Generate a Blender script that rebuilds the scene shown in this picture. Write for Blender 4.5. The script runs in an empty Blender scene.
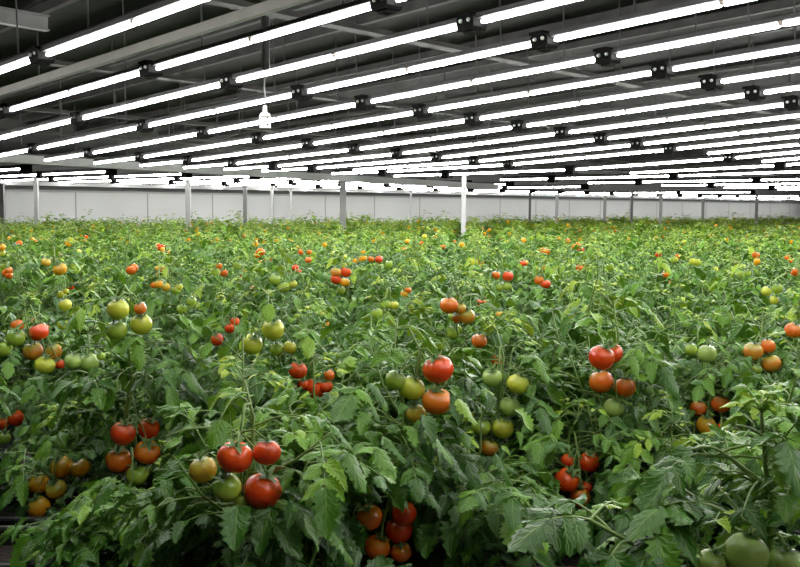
import bpy, math, random
import numpy as np
from mathutils import Vector, Matrix

random.seed(7)
rng = np.random.default_rng(11)
SC = bpy.context.scene
COL = SC.collection
PI = math.pi

# ------------------------------------------------------------ camera, world, exposure
EYE = 1.0                       # eye height over the floor
FPX = 1000.0
PITCH = math.atan((283.5 - 209.0) / FPX)
ROLL = math.radians(0.35)
cam_d = bpy.data.cameras.new('camera')
cam = bpy.data.objects.new('camera', cam_d)
COL.objects.link(cam)
cam_d.sensor_width = 36.0
cam_d.lens = 36.0 * FPX / 800.0
cam_d.clip_end = 300
CAMR = Matrix.Rotation(PI / 2 - PITCH, 3, 'X') @ Matrix.Rotation(ROLL, 3, 'Z')
cam.matrix_world = Matrix.Translation((0, 0, EYE)) @ CAMR.to_4x4()
SC.camera = cam

world = bpy.data.worlds.new('world')
SC.world = world
world.use_nodes = True
world.node_tree.nodes['Background'].inputs[0].default_value = (0.9, 0.95, 1.0, 1)
world.node_tree.nodes['Background'].inputs[1].default_value = 0.04

SC.view_settings.view_transform = 'Standard'
SC.view_settings.look = 'None'
SC.view_settings.gamma = 1
SC.view_settings.use_curve_mapping = False
SC.view_settings.exposure = 0.0
LAMP_POWER = 47.0

WALL_C = 22.0                   # distance of the back wall along the lamp direction


def at(px, py, y):
    """World point on the line of sight of a photo pixel at forward distance y."""
    d = CAMR @ Vector(((px - 400) / FPX, -(py - 283.5) / FPX, -1))
    d *= y / d.y
    return Vector((d.x, d.y, EYE + d.z))


# ------------------------------------------------------------ helpers
def tag(o, label=None, cat=None, group=None, kind=None):
    if label: o['label'] = label
    if cat: o['category'] = cat
    if group: o['group'] = group
    if kind: o['kind'] = kind
    return o


def empty(name, loc=(0, 0, 0), rz=0.0):
    o = bpy.data.objects.new(name, None)
    o.empty_display_size = 0.1
    COL.objects.link(o)
    o.location = loc
    o.rotation_euler = (0, 0, rz)
    return o


class MB:
    """Collects verts / faces (with material slots) for one mesh."""
    def __init__(self):
        self.V = []; self.F = []; self.M = []; self.n = 0

    def add(self, verts, faces, mat=0):
        self.V.append(np.asarray(verts, dtype=np.float64).reshape(-1, 3))
        for f in faces:
            self.F.append(tuple(i + self.n for i in f)); self.M.append(mat)
        self.n += len(self.V[-1])

    def box(self, lo, hi, mat=0, R=None, T=None):
        x0, y0, z0 = lo; x1, y1, z1 = hi
        v = np.array([(x0, y0, z0), (x1, y0, z0), (x1, y1, z0), (x0, y1, z0), (x0, y0, z1), (x1, y0, z1), (x1, y1, z1), (x0, y1, z1)], float)
        if R is not None: v = v @ np.asarray(R).T
        if T is not None: v = v + np.asarray(T)
        self.add(v, [(0, 3, 2, 1), (4, 5, 6, 7), (0, 1, 5, 4), (1, 2, 6, 5), (2, 3, 7, 6), (3, 0, 4, 7)], mat)

    def tube(self, pts, rad, n=6, mat=0, caps=True):
        pts = [np.asarray(p, float) for p in pts]
        if not hasattr(rad, '__len__'): rad = [rad] * len(pts)
        rings = []
        up = np.array([0.31, 0.17, 0.93])
        for i, p in enumerate(pts):
            t = pts[min(i + 1, len(pts) - 1)] - pts[max(i - 1, 0)]
            t = t / (np.linalg.norm(t) + 1e-12)
            a = np.cross(t, up)
            if np.linalg.norm(a) < 0.1: a = np.cross(t, np.array([1.0, 0, 0]))
            a /= np.linalg.norm(a); b = np.cross(t, a)
            ang = np.arange(n) * 2 * PI / n
            rings.append(p + rad[i] * (np.cos(ang)[:, None] * a + np.sin(ang)[:, None] * b))
        v = np.concatenate(rings); m = len(pts)
        f = []
        for i in range(m - 1):
            for k in range(n):
                k2 = (k + 1) % n
                f.append((i * n + k, i * n + k2, (i + 1) * n + k2, (i + 1) * n + k))
        if caps:
            f.append(tuple(range(n - 1, -1, -1))); f.append(tuple((m - 1) * n + k for k in range(n)))
        self.add(v, f, mat)

    def lathe(self, prof, n=16, mat=0, c=(0, 0, 0)):
        m = len(prof); v = []
        for r, z in prof:
            for k in range(n):
                a = 2 * PI * k / n
                v.append((c[0] + r * math.cos(a), c[1] + r * math.sin(a), c[2] + z))
        f = [(i * n + k, i * n + (k + 1) % n, (i + 1) * n + (k + 1) % n, (i + 1) * n + k) for i in range(m - 1) for k in range(n)]
        f.append(tuple(range(n - 1, -1, -1))); f.append(tuple((m - 1) * n + k for k in range(n)))
        self.add(v, f, mat)

    def mesh(self, name, mats, smooth=False):
        me = bpy.data.meshes.new(name)
        V = np.concatenate(self.V) if self.V else np.zeros((0, 3))
        me.from_pydata(V.tolist(), [], self.F)
        for m in mats: me.materials.append(m)
        if len(mats) > 1: me.polygons.foreach_set('material_index', self.M)
        if smooth: me.polygons.foreach_set('use_smooth', [True] * len(self.F))
        me.update()
        return me

    def build(self, name, mats, parent=None, smooth=False):
        if not isinstance(mats, (list, tuple)): mats = [mats]
        o = bpy.data.objects.new(name, self.mesh(name, mats, smooth))
        COL.objects.link(o); o.parent = parent
        return o


def frame_mesh(V, Fq, name, mats, matidx=None, uv=None, age=None, smooth=True):
    """Fast quad mesh from arrays."""
    me = bpy.data.meshes.new(name)
    nv, nf = len(V), len(Fq)
    me.vertices.add(nv); me.vertices.foreach_set('co', V.astype(np.float32).ravel())
    me.loops.add(nf * 4); me.loops.foreach_set('vertex_index', Fq.astype(np.int32).ravel())
    me.polygons.add(nf)
    me.polygons.foreach_set('loop_start', np.arange(nf, dtype=np.int32) * 4)
    for m in mats: me.materials.append(m)
    if matidx is not None: me.polygons.foreach_set('material_index', matidx.astype(np.int32))
    me.update(calc_edges=True)
    if smooth: me.polygons.foreach_set('use_smooth', np.ones(nf, dtype=bool))
    if uv is not None:
        l = me.uv_layers.new(name='UVMap')
        l.data.foreach_set('uv', uv[Fq.ravel()].astype(np.float32).ravel())
    if age is not None:
        a = me.attributes.new('age', 'FLOAT', 'POINT')
        a.data.foreach_set('value', age.astype(np.float32))
    me.validate()
    return me


# ------------------------------------------------------------ materials
class NT:
    def __init__(self, name):
        self.m = bpy.data.materials.new(name); self.m.use_nodes = True
        self.t = self.m.node_tree; self.b = self.t.nodes['Principled BSDF']; self.out = self.t.nodes['Material Output']

    def n(self, typ, **kw):
        nd = self.t.nodes.new(typ)
        for k, v in kw.items(): setattr(nd, k, v)
        return nd

    def l(self, a, b): self.t.links.new(a, b)

    def math(self, op, a, b=None, clamp=False):
        nd = self.n('ShaderNodeMath', operation=op); nd.use_clamp = clamp
        for i, x in enumerate((a, b)):
            if x is None: continue
            if isinstance(x, (int, float)): nd.inputs[i].default_value = x
            else: self.l(x, nd.inputs[i])
        return nd.outputs[0]

    def mix(self, f, a, b):
        nd = self.n('ShaderNodeMix', data_type='RGBA')
        for i, x in ((0, f), (6, a), (7, b)):
            if isinstance(x, (int, float)): nd.inputs[i].default_value = x
            elif isinstance(x, tuple): nd.inputs[i].default_value = (*x, 1) if len(x) == 3 else x
            else: self.l(x, nd.inputs[i])
        return nd.outputs[2]


def simple(name, col, rough=0.5, metal=0.0, noise=0.0, scale=6.0, bump=0.0, spec=0.5):
    t = NT(name)
    t.b.inputs['Roughness'].default_value = rough; t.b.inputs['Metallic'].default_value = metal
    t.b.inputs['Specular IOR Level'].default_value = spec
    tc = t.n('ShaderNodeTexCoord'); nz = t.n('ShaderNodeTexNoise')
    nz.inputs['Scale'].default_value = scale; nz.inputs['Detail'].default_value = 5
    t.l(tc.outputs['Object'], nz.inputs['Vector'])
    dark = tuple(c * (1 - noise) for c in col); lite = tuple(min(1, c * (1 + noise)) for c in col)
    t.l(t.mix(nz.outputs[0], dark, lite), t.b.inputs['Base Color'])
    if bump:
        bp = t.n('ShaderNodeBump'); bp.inputs['Strength'].default_value = bump; bp.inputs['Distance'].default_value = 0.01
        t.l(nz.outputs[0], bp.inputs['Height']); t.l(bp.outputs[0], t.b.inputs['Normal'])
    return t.m


def leaf_material():
    t = NT('tomato_leaf')
    at_ = t.n('ShaderNodeAttribute', attribute_name='age')
    geo = t.n('ShaderNodeNewGeometry')
    uv = t.n('ShaderNodeUVMap'); sep = t.n('ShaderNodeSeparateXYZ'); t.l(uv.outputs[0], sep.inputs[0])
    rnd = geo.outputs['Random Per Island']
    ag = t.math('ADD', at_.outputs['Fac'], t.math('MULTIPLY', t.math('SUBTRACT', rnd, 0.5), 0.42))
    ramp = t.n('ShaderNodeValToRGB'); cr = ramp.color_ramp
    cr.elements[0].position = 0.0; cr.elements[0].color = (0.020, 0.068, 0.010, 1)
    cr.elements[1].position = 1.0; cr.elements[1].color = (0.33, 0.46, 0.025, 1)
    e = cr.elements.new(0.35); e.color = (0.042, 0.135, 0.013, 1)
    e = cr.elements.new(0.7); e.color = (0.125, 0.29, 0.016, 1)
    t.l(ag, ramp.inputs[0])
    au = t.math('ABSOLUTE', sep.outputs[0])
    mid = t.math('SUBTRACT', 1.0, t.math('MULTIPLY', au, 16.0), True)
    vp = t.math('SUBTRACT', sep.outputs[1], t.math('MULTIPLY', au, 0.38))
    wv = t.math('ABSOLUTE', t.math('SINE', t.math('MULTIPLY', vp, 15.0)))
    vein = t.math('SUBTRACT', 1.0, t.math('MULTIPLY', wv, 5.0), True)
    ve = t.math('MAXIMUM', t.math('MULTIPLY', mid, 0.7), t.math('MULTIPLY', vein, 0.25))
    c = t.mix(ve, ramp.outputs[0], (0.24, 0.38, 0.08))
    t.l(c, t.b.inputs['Base Color'])
    t.b.inputs['Roughness'].default_value = 0.3
    t.b.inputs['Specular IOR Level'].default_value = 0.34
    bp = t.n('ShaderNodeBump'); bp.inputs['Strength'].default_value = 0.35; bp.inputs['Distance'].default_value = 0.0025
    t.l(wv, bp.inputs['Height']); t.l(bp.outputs[0], t.b.inputs['Normal'])
    tr = t.n('ShaderNodeBsdfTranslucent')
    hs = t.n('ShaderNodeHueSaturation'); hs.inputs['Hue'].default_value = 0.485; hs.inputs['Value'].default_value = 1.5
    t.l(c, hs.inputs['Color']); t.l(hs.outputs[0], tr.inputs[0])
    ms = t.n('ShaderNodeMixShader'); ms.inputs[0].default_value = 0.14
    t.l(t.b.outputs[0], ms.inputs[1]); t.l(tr.outputs[0], ms.inputs[2]); t.l(ms.outputs[0], t.out.inputs[0])
    return t.m


def fruit_material(name, body, shoulder, patch=None, sheen=0.24):
    t = NT(name)
    tc = t.n('ShaderNodeTexCoord'); oi = t.n('ShaderNodeObjectInfo')
    add = t.n('ShaderNodeVectorMath', operation='ADD')
    t.l(tc.outputs['Object'], add.inputs[0])
    sc_ = t.n('ShaderNodeVectorMath', operation='SCALE'); t.l(oi.outputs['Location'], sc_.inputs[0]); sc_.inputs[3].default_value = 7.0
    t.l(sc_.outputs[0], add.inputs[1])
    nz = t.n('ShaderNodeTexNoise'); nz.inputs['Scale'].default_value = 16; nz.inputs['Detail'].default_value = 3
    t.l(add.outputs[0], nz.inputs['Vector'])
    sep = t.n('ShaderNodeSeparateXYZ'); t.l(tc.outputs['Generated'], sep.inputs[0])
    h = t.math('ADD', sep.outputs[2], t.math('MULTIPLY', t.math('SUBTRACT', nz.outputs[0], 0.5), 0.7))
    mr = t.n('ShaderNodeMapRange'); mr.inputs[1].default_value = 0.62; mr.inputs[2].default_value = 1.0
    mr.inputs[3].default_value = 0; mr.inputs[4].default_value = 1; t.l(h, mr.inputs[0])
    c = t.mix(mr.outputs[0], body, shoulder)
    if patch:
        m2 = t.n('ShaderNodeMapRange'); m2.inputs[1].default_value = 0.47; m2.inputs[2].default_value = 0.62
        t.l(nz.outputs[0], m2.inputs[0]); c = t.mix(m2.outputs[0], c, patch)
    t.l(c, t.b.inputs['Base Color'])
    t.b.inputs['Roughness'].default_value = sheen
    t.b.inputs['Coat Weight'].default_value = 0.6; t.b.inputs['Coat Roughness'].default_value = 0.08
    t.b.inputs['Subsurface Weight'].default_value = 0.12
    t.b.inputs['Subsurface Radius'].default_value = (0.02, 0.008, 0.004); t.b.inputs['Subsurface Scale'].default_value = 0.5
    return t.m


M = {}
M['leaf'] = leaf_material()
M['stem'] = simple('green_stem', (0.14, 0.24, 0.04), 0.5, 0, 0.25, 30, 0.2)
M['calyx'] = simple('calyx_green', (0.10, 0.19, 0.04), 0.55, 0, 0.2, 40)
F = {
    'R': fruit_material('ripe_red_skin', (0.82, 0.055, 0.006), (0.84, 0.115, 0.010)),
    'O': fruit_material('orange_red_skin', (0.86, 0.155, 0.010), (0.74, 0.26, 0.02)),
    'A': fruit_material('amber_skin', (0.92, 0.40, 0.012), (0.65, 0.44, 0.04)),
    'G': fruit_material('green_skin', (0.40, 0.55, 0.06), (0.20, 0.36, 0.03)),
    'Y': fruit_material('yellow_green_skin', (0.60, 0.66, 0.05), (0.36, 0.50, 0.04), (0.66, 0.60, 0.06)),
    'P': fruit_material('pale_green_skin', (0.42, 0.58, 0.13), (0.30, 0.46, 0.10)),
    'X': fruit_material('turning_skin', (0.78, 0.16, 0.015), (0.38, 0.40, 0.03), (0.38, 0.44, 0.045)),
    'K': fruit_material('turning_amber_skin', (0.88, 0.44, 0.03), (0.52, 0.50, 0.05), (0.44, 0.48, 0.05)),
}
FN = {'R': 'ripe red tomato', 'O': 'orange-red tomato', 'A': 'amber orange tomato', 'G': 'unripe green tomato', 'Y': 'yellow-green tomato',
      'P': 'pale green tomato', 'X': 'tomato turning from green to red', 'K': 'tomato turning from green to amber'}

em = NT('lamp_tube_light'); em.b.inputs['Base Color'].default_value = (0.9, 0.9, 0.9, 1)
em.b.inputs['Emission Color'].default_value = (1.0, 0.985, 0.96, 1); em.b.inputs['Emission Strength'].default_value = LAMP_POWER
M['tube'] = em.m
M['housing'] = simple('lamp_housing_grey', (0.05, 0.05, 0.05), 0.5, 0.0, 0.15, 4, 0, 0.2)
M['black'] = simple('black_plastic', (0.006, 0.006, 0.006), 0.7, 0, 0.2, 8, 0, 0.06)
M['socket'] = simple('socket_grey', (0.8, 0.8, 0.8), 0.4, 0.3)
M['clip'] = simple('clip_metal', (0.34, 0.28, 0.25), 0.5, 0.3)
M['steel'] = simple('galvanised_steel', (0.19, 0.19, 0.185), 0.5, 0.35, 0.35, 5, 0.1)
M['beige_steel'] = simple('weathered_beige_steel', (0.085, 0.081, 0.070), 0.55, 0.0, 0.35, 5, 0.1)
M['darksteel'] = simple('dark_steel', (0.045, 0.044, 0.042), 0.6, 0.0, 0.8, 4, 0.1, 0.1)
M['white_steel'] = simple('pale_painted_steel', (0.50, 0.50, 0.505), 0.5, 0.1, 0.12, 3)
M['white_plastic'] = simple('white_plastic', (0.8, 0.8, 0.8), 0.35)
M['cable'] = simple('grey_cable', (0.12, 0.12, 0.12), 0.5)
M['tray'] = simple('black_tray_plastic', (0.008, 0.008, 0.009), 0.42, 0, 0.2, 6)
M['rim'] = simple('tray_rim_grey', (0.07, 0.07, 0.075), 0.35)
M['soil'] = simple('dark_soil', (0.020, 0.013, 0.009), 0.9, 0, 0.5, 60, 0.9)
M['floor'] = simple('dark_concrete', (0.012, 0.011, 0.011), 0.7, 0, 0.3, 2)


def wall_material():
    t = NT('white_panel_wall')
    tc = t.n('ShaderNodeTexCoord'); sep = t.n('ShaderNodeSeparateXYZ'); t.l(tc.outputs['Object'], sep.inputs[0])
    nz = t.n('ShaderNodeTexNoise'); nz.inputs['Scale'].default_value = 0.8; nz.inputs['Detail'].default_value = 6
    t.l(tc.outputs['Object'], nz.inputs['Vector'])
    c = t.mix(nz.outputs[0], (0.70, 0.70, 0.71), (0.88, 0.88, 0.88))
    fr = t.math('FRACT', t.math('MULTIPLY', sep.outputs[0], 0.55))
    seam = t.math('LESS_THAN', fr, 0.02)
    c = t.mix(seam, c, (0.45, 0.45, 0.45))
    t.l(c, t.b.inputs['Base Color']); t.b.inputs['Roughness'].default_value = 0.5
    return t.m


def ceiling_material():
    t = NT('dark_ribbed_ceiling')
    tc = t.n('ShaderNodeTexCoord'); nz = t.n('ShaderNodeTexNoise'); nz.inputs['Scale'].default_value = 2.0; nz.inputs['Detail'].default_value = 8
    mp = t.n('ShaderNodeMapping'); mp.inputs['Scale'].default_value = (0.3, 4.5, 1); mp.inputs['Rotation'].default_value = (0, 0, -2.352)
    t.l(tc.outputs['Object'], mp.inputs[0]); t.l(mp.outputs[0], nz.inputs['Vector'])
    t.l(t.mix(nz.outputs[0], (0.0, 0.0, 0.0), (0.020, 0.0195, 0.019)), t.b.inputs['Base Color'])
    t.b.inputs['Roughness'].default_value = 0.6; t.b.inputs['Specular IOR Level'].default_value = 0.08
    nz.inputs['Roughness'].default_value = 0.75
    return t.m


M['wall'] = wall_material(); M['ceiling'] = ceiling_material()

# ------------------------------------------------------------ lamp grid frame (relative to the eye, z up)
GO = np.array([-0.0827, 5.4654, 1.1028]); GV = np.array([0.4901, 0.4502, -0.0266]); GU = np.array([-1.6879, 1.7008, -0.1344])
UH = Vector((GU[0], GU[1], 0)).normalized(); VH = Vector((GV[0], GV[1], 0)).normalized()
UANG = math.atan2(GU[1], GU[0]); VANG = math.atan2(GV[1], GV[0])


def soft(z, z0=0.55, w=0.05):
    x = (z - z0) / w
    return z if x > 20 else z0 + w * math.log1p(math.exp(x))


def grid(k, j, dz=0.0):
    p = GO + k * GV + j * GU
    return Vector((p[0], p[1], EYE + soft(p[2]) + dz))


# ------------------------------------------------------------ the shell
def struct(o):
    o['kind'] = 'structure'; return o


b = MB(); b.box((-45, -4, -0.1), (60, 75, 0.0)); struct(b.build('floor', M['floor']))
# ceiling: a ribbed deck that follows the slope of the roof, higher than the lamps
b = MB()
ks = list(range(-14, 88, 6)); js = [-6, -4, -2, 0, 1, 2, 3, 4, 5, 6, 8, 10, 13, 16, 20]
rib = 0
nodes = [[grid(k, j, 0.62) for j in js] for k in ks]
vv = [tuple(p) for r in nodes for p in r]; nj = len(js)
ff = [(i * nj + c, i * nj + c + 1, (i + 1) * nj + c + 1, (i + 1) * nj + c) for i in range(len(ks) - 1) for c in range(nj - 1)]
top = [(x, y, z + 0.1) for x, y, z in vv]
b.add(vv, ff); b.add(top, [tuple(reversed(f)) for f in ff])
struct(b.build('ceiling', M['ceiling']))

# back wall: runs along the row-to-row direction at WALL_C
nU = UH
wc = Vector((nU.x * WALL_C, nU.y * WALL_C, 0))
b = MB(); b.box((-16, 0, 0), (62, 0.15, 1.36))
w = b.build('wall_back', M['wall']); w.location = wc; w.rotation_euler = (0, 0, VANG); struct(w)
b = MB(); b.box((-16, -0.03, 1.36), (62, 0.18, 2.6))
w = b.build('wall_back_upper', simple('upper_wall_grey', (0.14, 0.14, 0.14), 0.6, 0, 0.2, 1)); w.location = wc; w.rotation_euler = (0, 0, VANG); struct(w)
b = MB(); b.box((-16, -0.07, 1.335), (62, -0.03, 1.375))
w = b.build('trim_1', M['white_steel']); w.location = wc; w.rotation_euler = (0, 0, VANG); struct(w)


# ------------------------------------------------------------ lamps
def xf(pts, R, T): return (np.asarray(pts, float) @ np.asarray(R).T) + np.asarray(T)


def lamp_geo(L=2.4, half=False):
    """Lamp along +X from the driver box at x = 0: returns a dict of MBs."""
    d = {}
    end = L / 2 if half else L
    h = MB()
    h.box((0.06, -0.028, 0.018), (end - 0.06, 0.028, 0.05))
    h.box((0.06, -0.036, 0.020), (end - 0.06, -0.028, 0.042)); h.box((0.06, 0.028, 0.020), (end - 0.06, 0.036, 0.042))
    for x in (0.35, 1.75):
        if x < end: h.tube([(x, 0, 0.06), (x, 0, 0.62)], 0.006, 5)
    d['housing'] = h
    spans = [(0.08, L / 2 - 0.008)] + ([] if half else [(L / 2 + 0.008, L - 0.08)])
    d['tubes'] = []
    for a, e in spans:
        m = MB(); m.tube([(a, 0, 0), (a + 0.015, 0, 0), (e - 0.015, 0, 0), (e, 0, 0)], [0.009, 0.0135, 0.0135, 0.009], 10)
        d['tubes'].append(m)
    bx = MB()
    prof = [(-0.065, -0.026), (-0.048, -0.044), (0.048, -0.044), (0.065, -0.026), (0.065, 0.030), (0.048, 0.046), (-0.048, 0.046), (-0.065, 0.030)]
    v = [(x, -0.06, z) for x, z in prof] + [(x, 0.06, z) for x, z in prof]
    bx.add(v, [tuple(range(8)), tuple(range(15, 7, -1))] + [(i, i + 8, (i + 1) % 8 + 8, (i + 1) % 8) for i in range(8)])
    bx.box((-0.035, -0.035, -0.056), (0.035, 0.035, -0.044)); bx.box((-0.02, -0.05, 0.046), (0.085, 0.05, 0.066))
    d['box'] = bx
    d['socks'] = []
    for x in (-0.03, 0.03):
        m = MB(); m.tube([(x, 0.058, 0.012), (x, 0.070, 0.012)], [0.013, 0.010], 10); d['socks'].append(m)
    c = MB()
    if not half: c.box((L / 2 - 0.014, -0.022, -0.006), (L / 2 + 0.014, 0.022, 0.03))
    d['clip'] = c
    return d


def lamp_proto(half):
    g = lamp_geo(2.4, half)
    r = empty('grow_lamp')
    g['housing'].build('housing', M['housing'], r)
    for t_ in g['tubes']: t_.build('light_tube', M['tube'], r, True)
    bo = g['box'].build('driver_box', M['black'], r)
    for s in g['socks']: s.build('socket', M['socket'], bo, True)
    if not half: g['clip'].build('joint_clip', M['clip'], r)
    return r


def lamp_small_mb(mb, half, R=np.eye(3), T=(0, 0, 0), detail=True):
    L = 2.4; end = L / 2 if half else L
    mb.box((0.06, -0.04, 0.015), (end - 0.06, 0.04, 0.06), 1, R, T)
    spans = [(0.08, L / 2 - 0.008)] + ([] if half else [(L / 2 + 0.008, L - 0.08)])
    for a, e in spans:
        mb.tube(xf([(a, 0, 0), (e, 0, 0)], R, T), 0.0135, 6 if detail else 4, 0)
    mb.box((-0.075, -0.06, -0.06), (0.075, 0.06, 0.06), 2, R, T)


def copy_tree(o, parent=None):
    c = o.copy(); COL.objects.link(c); c.parent = parent
    for ch in list(o.children): copy_tree(ch, c)
    return c


ORD = ['first', 'second', 'third', 'fourth', 'fifth', 'sixth', 'seventh', 'eighth', 'ninth', 'tenth', 'eleventh', 'twelfth', 'thirteenth', 'fourteenth', 'fifteenth',
       'sixteenth', 'seventeenth', 'eighteenth', 'nineteenth', 'twentieth'] + ['%dth' % i if i % 10 not in (1, 2, 3) else '%d%s' % (i, ('', 'st', 'nd', 'rd')[i % 10]) for i in range(21, 99)]


def visible_frac(k, j0, j1):
    n = 0
    for s in range(7):
        p = grid(k, j0 + (j1 - j0) * s / 6) - Vector((0, 0, EYE))
        q = CAMR.transposed() @ p
        if q.z < -0.5:
            x = 400 + FPX * q.x / -q.z; y = 283.5 - FPX * q.y / -q.z
            if -5 < x < 805 and -5 < y < 300: n += 1
    return n


lamps = []      # (distance, k, j, half, visible)
for k in [-1.12] + list(range(0, 64)) + [-2.6, -3.4, -4.2, -5]:
    for j in (-3, -2, -1, 0, 1, 2, 3, 4.35, 5.35, 6.35, 7.6, 8.6, 9.6, 10.8, 11.8):
        half = (j == 3)
        jj = j + (0.04 if k == -1.12 else 0)
        p = grid(k, jj); e = grid(k, jj + (0.5 if half else 1))
        if p.x * UH.x + p.y * UH.y > WALL_C - (1.6 if half else 2.55): continue
        if k > 0 and p.x / p.y > 0.10:
            if p.y > 11.5 and k % 2: continue
            if p.y > 14.5 and k % 4 and p.x * UH.x + p.y * UH.y < WALL_C - 5: continue
            if p.y > 25 and k % 6 and p.x * UH.x + p.y * UH.y < WALL_C - 5: continue
        elif k > 0 and p.y > 14.5 and k % 2: continue
        vis = visible_frac(k, jj, jj + (0.5 if half else 1))
        if not vis and not (p.length < 9.5): continue
        lamps.append(((p - Vector((0, 0, EYE))).length, k, jj, half, vis))
lamps.sort()
seen = [l for l in lamps if l[4] >= 1]
unseen = [l for l in lamps if l[4] < 1]
full_p, half_p = lamp_proto(False), lamp_proto(True)
used = {False: False, True: False}
small = {}
for hf in (False, True):
    mb = MB(); lamp_small_mb(mb, hf); small[hf] = mb.mesh('grow_lamp', [M['tube'], M['housing'], M['black']])


def lamp_matrix(k, j, half):
    a = grid(k, j); c = grid(k, j + (0.5 if half else 1.0))
    d = (c - a).normalized(); s = Vector((0, 0, 1)).cross(d).normalized(); n = d.cross(s)
    m = Matrix((d, s, n)).transposed().to_4x4(); m.translation = a
    # stretch is never needed: the grid step is the lamp's own length
    return m


row_ids = sorted({l[1] for l in seen})
rowname = {}
for r_ in row_ids: rowname[r_] = 'the lamp row in front of the roof beam' if r_ < 0 else 'the %s lamp row behind the roof beam' % ORD[int(r_)]
pos_in_row = {}
for r_ in row_ids:
    for i, l in enumerate(sorted([l for l in seen if l[1] == r_], key=lambda q: q[2])): pos_in_row[(l[1], l[2])] = i
for i, (dist, k, j, half, vis) in enumerate(seen[:300]):
    if dist < 13.5:
        if not used[half]: o = half_p if half else full_p; used[half] = True
        else: o = copy_tree(half_p if half else full_p)
    else:
        o = bpy.data.objects.new('grow_lamp', small[half]); COL.objects.link(o)
    o.matrix_world = lamp_matrix(k, j, half)
    tag(o, '%s white tube lamp, %s along %s' % ('short' if half else 'long', ORD[pos_in_row[(k, j)]], rowname[k]), 'lamp', 'white tube lamps hung in rows below the roof')
for nm, lst_, lb in (('distant_lamp_rows', seen[300:], 'mass of tiny white tube lamps near the far wall'), ('overhead_lamp_rows', unseen, 'rows of white tube lamps overhead, above and behind the view')):
    mb = MB()
    for (dist, k, j, half, vis) in lst_:
        m = lamp_matrix(k, j, half)
        lamp_small_mb(mb, half, np.array(m.to_3x3()), np.array(m.translation), False)
    if mb.n: tag(mb.build(nm, [M['tube'], M['housing'], M['black']]), lb, 'lamp', kind='stuff')
print('LAMPS', len(seen), len(unseen))


# ------------------------------------------------------------ roof steel
def beam(name, a, c, w, h, mat, label, cat='beam', flange=True, group=None):
    a = Vector(a); c = Vector(c); d = c - a; L = d.length; d.normalize()
    s = Vector((0, 0, 1)).cross(d).normalized(); n = d.cross(s)
    mb = MB()
    if flange:
        t_ = min(0.012, w * 0.15)
        mb.box((0, -w / 2, 0), (L, w / 2, t_)); mb.box((0, -w / 2, h - t_), (L, w / 2, h)); mb.box((0, -t_ / 2, t_), (L, t_ / 2, h - t_))
    else: mb.box((0, -w / 2, 0), (L, w / 2, h))
    o = mb.build(name, mat)
    m = Matrix((d, s, n)).transposed().to_4x4(); m.translation = a
    o.matrix_world = m
    tag(o, label, cat, group)
    return o


# the long pale roof beam between the first two lamp rows, and the cross members above it
beam('roof_beam', grid(-0.49, -1.6, 0.0), grid(-0.49, 3.7, 0.0), 0.042, 0.06, M['beige_steel'], 'long pale steel roof beam running between the first two lamp rows', flange=False)
for i, jj in enumerate((-0.2, 0.62, 1.25, 1.9, 2.6)):
    beam('cross_beam', grid(-4.5, jj, 0.30), grid(-0.70, jj, 0.30), 0.07, 0.11, M['steel'], 'grey steel cross beam above the top corner lamps, %s along the roof beam' % ORD[i], group='cross beams over the first lamp row')
n_ = 0
for i in range(46):
    kk = -4 + i * 1.0
    if -1.0 < kk < 0: continue
    beam('purlin', grid(kk + 0.5, -2.2, 0.50), grid(kk + 0.5, 4.0, 0.50), 0.05, 0.09, M['darksteel'],
         'dark ribbed roof purlin, %s counted from the upper left corner' % ORD[n_], 'purlin', group='dark purlins under the roof deck')
    n_ += 1
for i, jj in enumerate((0.55, 1.55, 2.55, 3.3)):
    beam('cable_tray', grid(-0.4, jj, 0.22), grid(26, jj, 0.22), 0.12, 0.035, M['darksteel'], 'narrow dark cable tray crossing above the lamps, %s from the camera' % ORD[i], 'cable tray', False, 'cable trays above the lamps')
# pale transverse beams closing the bays, far away
for i, (jj, dz, h) in enumerate(((3.78, -0.17, 0.11), (7.3, -0.10, 0.12), (10.6, -0.09, 0.1))):
    beam('bay_beam', grid(-14, jj, dz), grid(17 if i == 0 else 60, jj, dz), 0.1, h, M['white_steel'],
         'long pale horizontal beam across the ceiling, %s one away from the camera' % ORD[i], 'beam', False, 'pale beams between ceiling bays')

# hanging bracket with the white sensor
sp = at(265, 117, 7.0)
r = empty('climate_sensor', sp)
mb = MB(); mb.tube([(0, 0, 0.045), (0.003, 0, 0.12), (-0.004, 0, 0.18), (0, 0, 0.27)], 0.0045, 6); mb.build('cord', M['cable'], r, True)
mb = MB()
mb.lathe([(0.012, 0.07), (0.014, 0.045), (0.014, 0.03), (0.030, 0.022), (0.036, 0.012), (0.036, 0.002), (0.0, 0.0)][::-1], 14)
mb.build('sensor_head', M['white_plastic'], r, True)
mb = MB()
mb.box((-0.034, -0.018, -0.055), (-0.022, 0.018, 0.003)); mb.box((-0.034, -0.018, -0.068), (0.034, 0.018, -0.055)); mb.box((0.022, -0.018, -0.055), (0.034, 0.018, -0.030))
mb.box((0.022, -0.018, -0.012), (0.034, 0.018, 0.003))
mb.build('sensor_guard', M['white_plastic'], r)
mb = MB(); mb.box((-0.018, -0.014, -0.055), (0.008, 0.014, 0.0)); mb.build('sensor_body', M['socket'], r)
r.scale = (1.1, 1.1, 1.1)
tag(r, 'white sensor in a small square guard hanging from the ceiling on a cord', 'sensor')
hp = at(263, 70, 5.32)
top_z = at(263, 8, 7.0).z - 0.1
mb = MB(); z1 = top_z + 0.25 - sp.z
mb.box((-0.028, 0.02, 0.33), (-0.020, 0.05, z1)); mb.box((0.020, 0.02, 0.33), (0.028, 0.05, z1)); mb.box((-0.028, 0.05, 0.33), (0.028, 0.056, z1))
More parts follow.
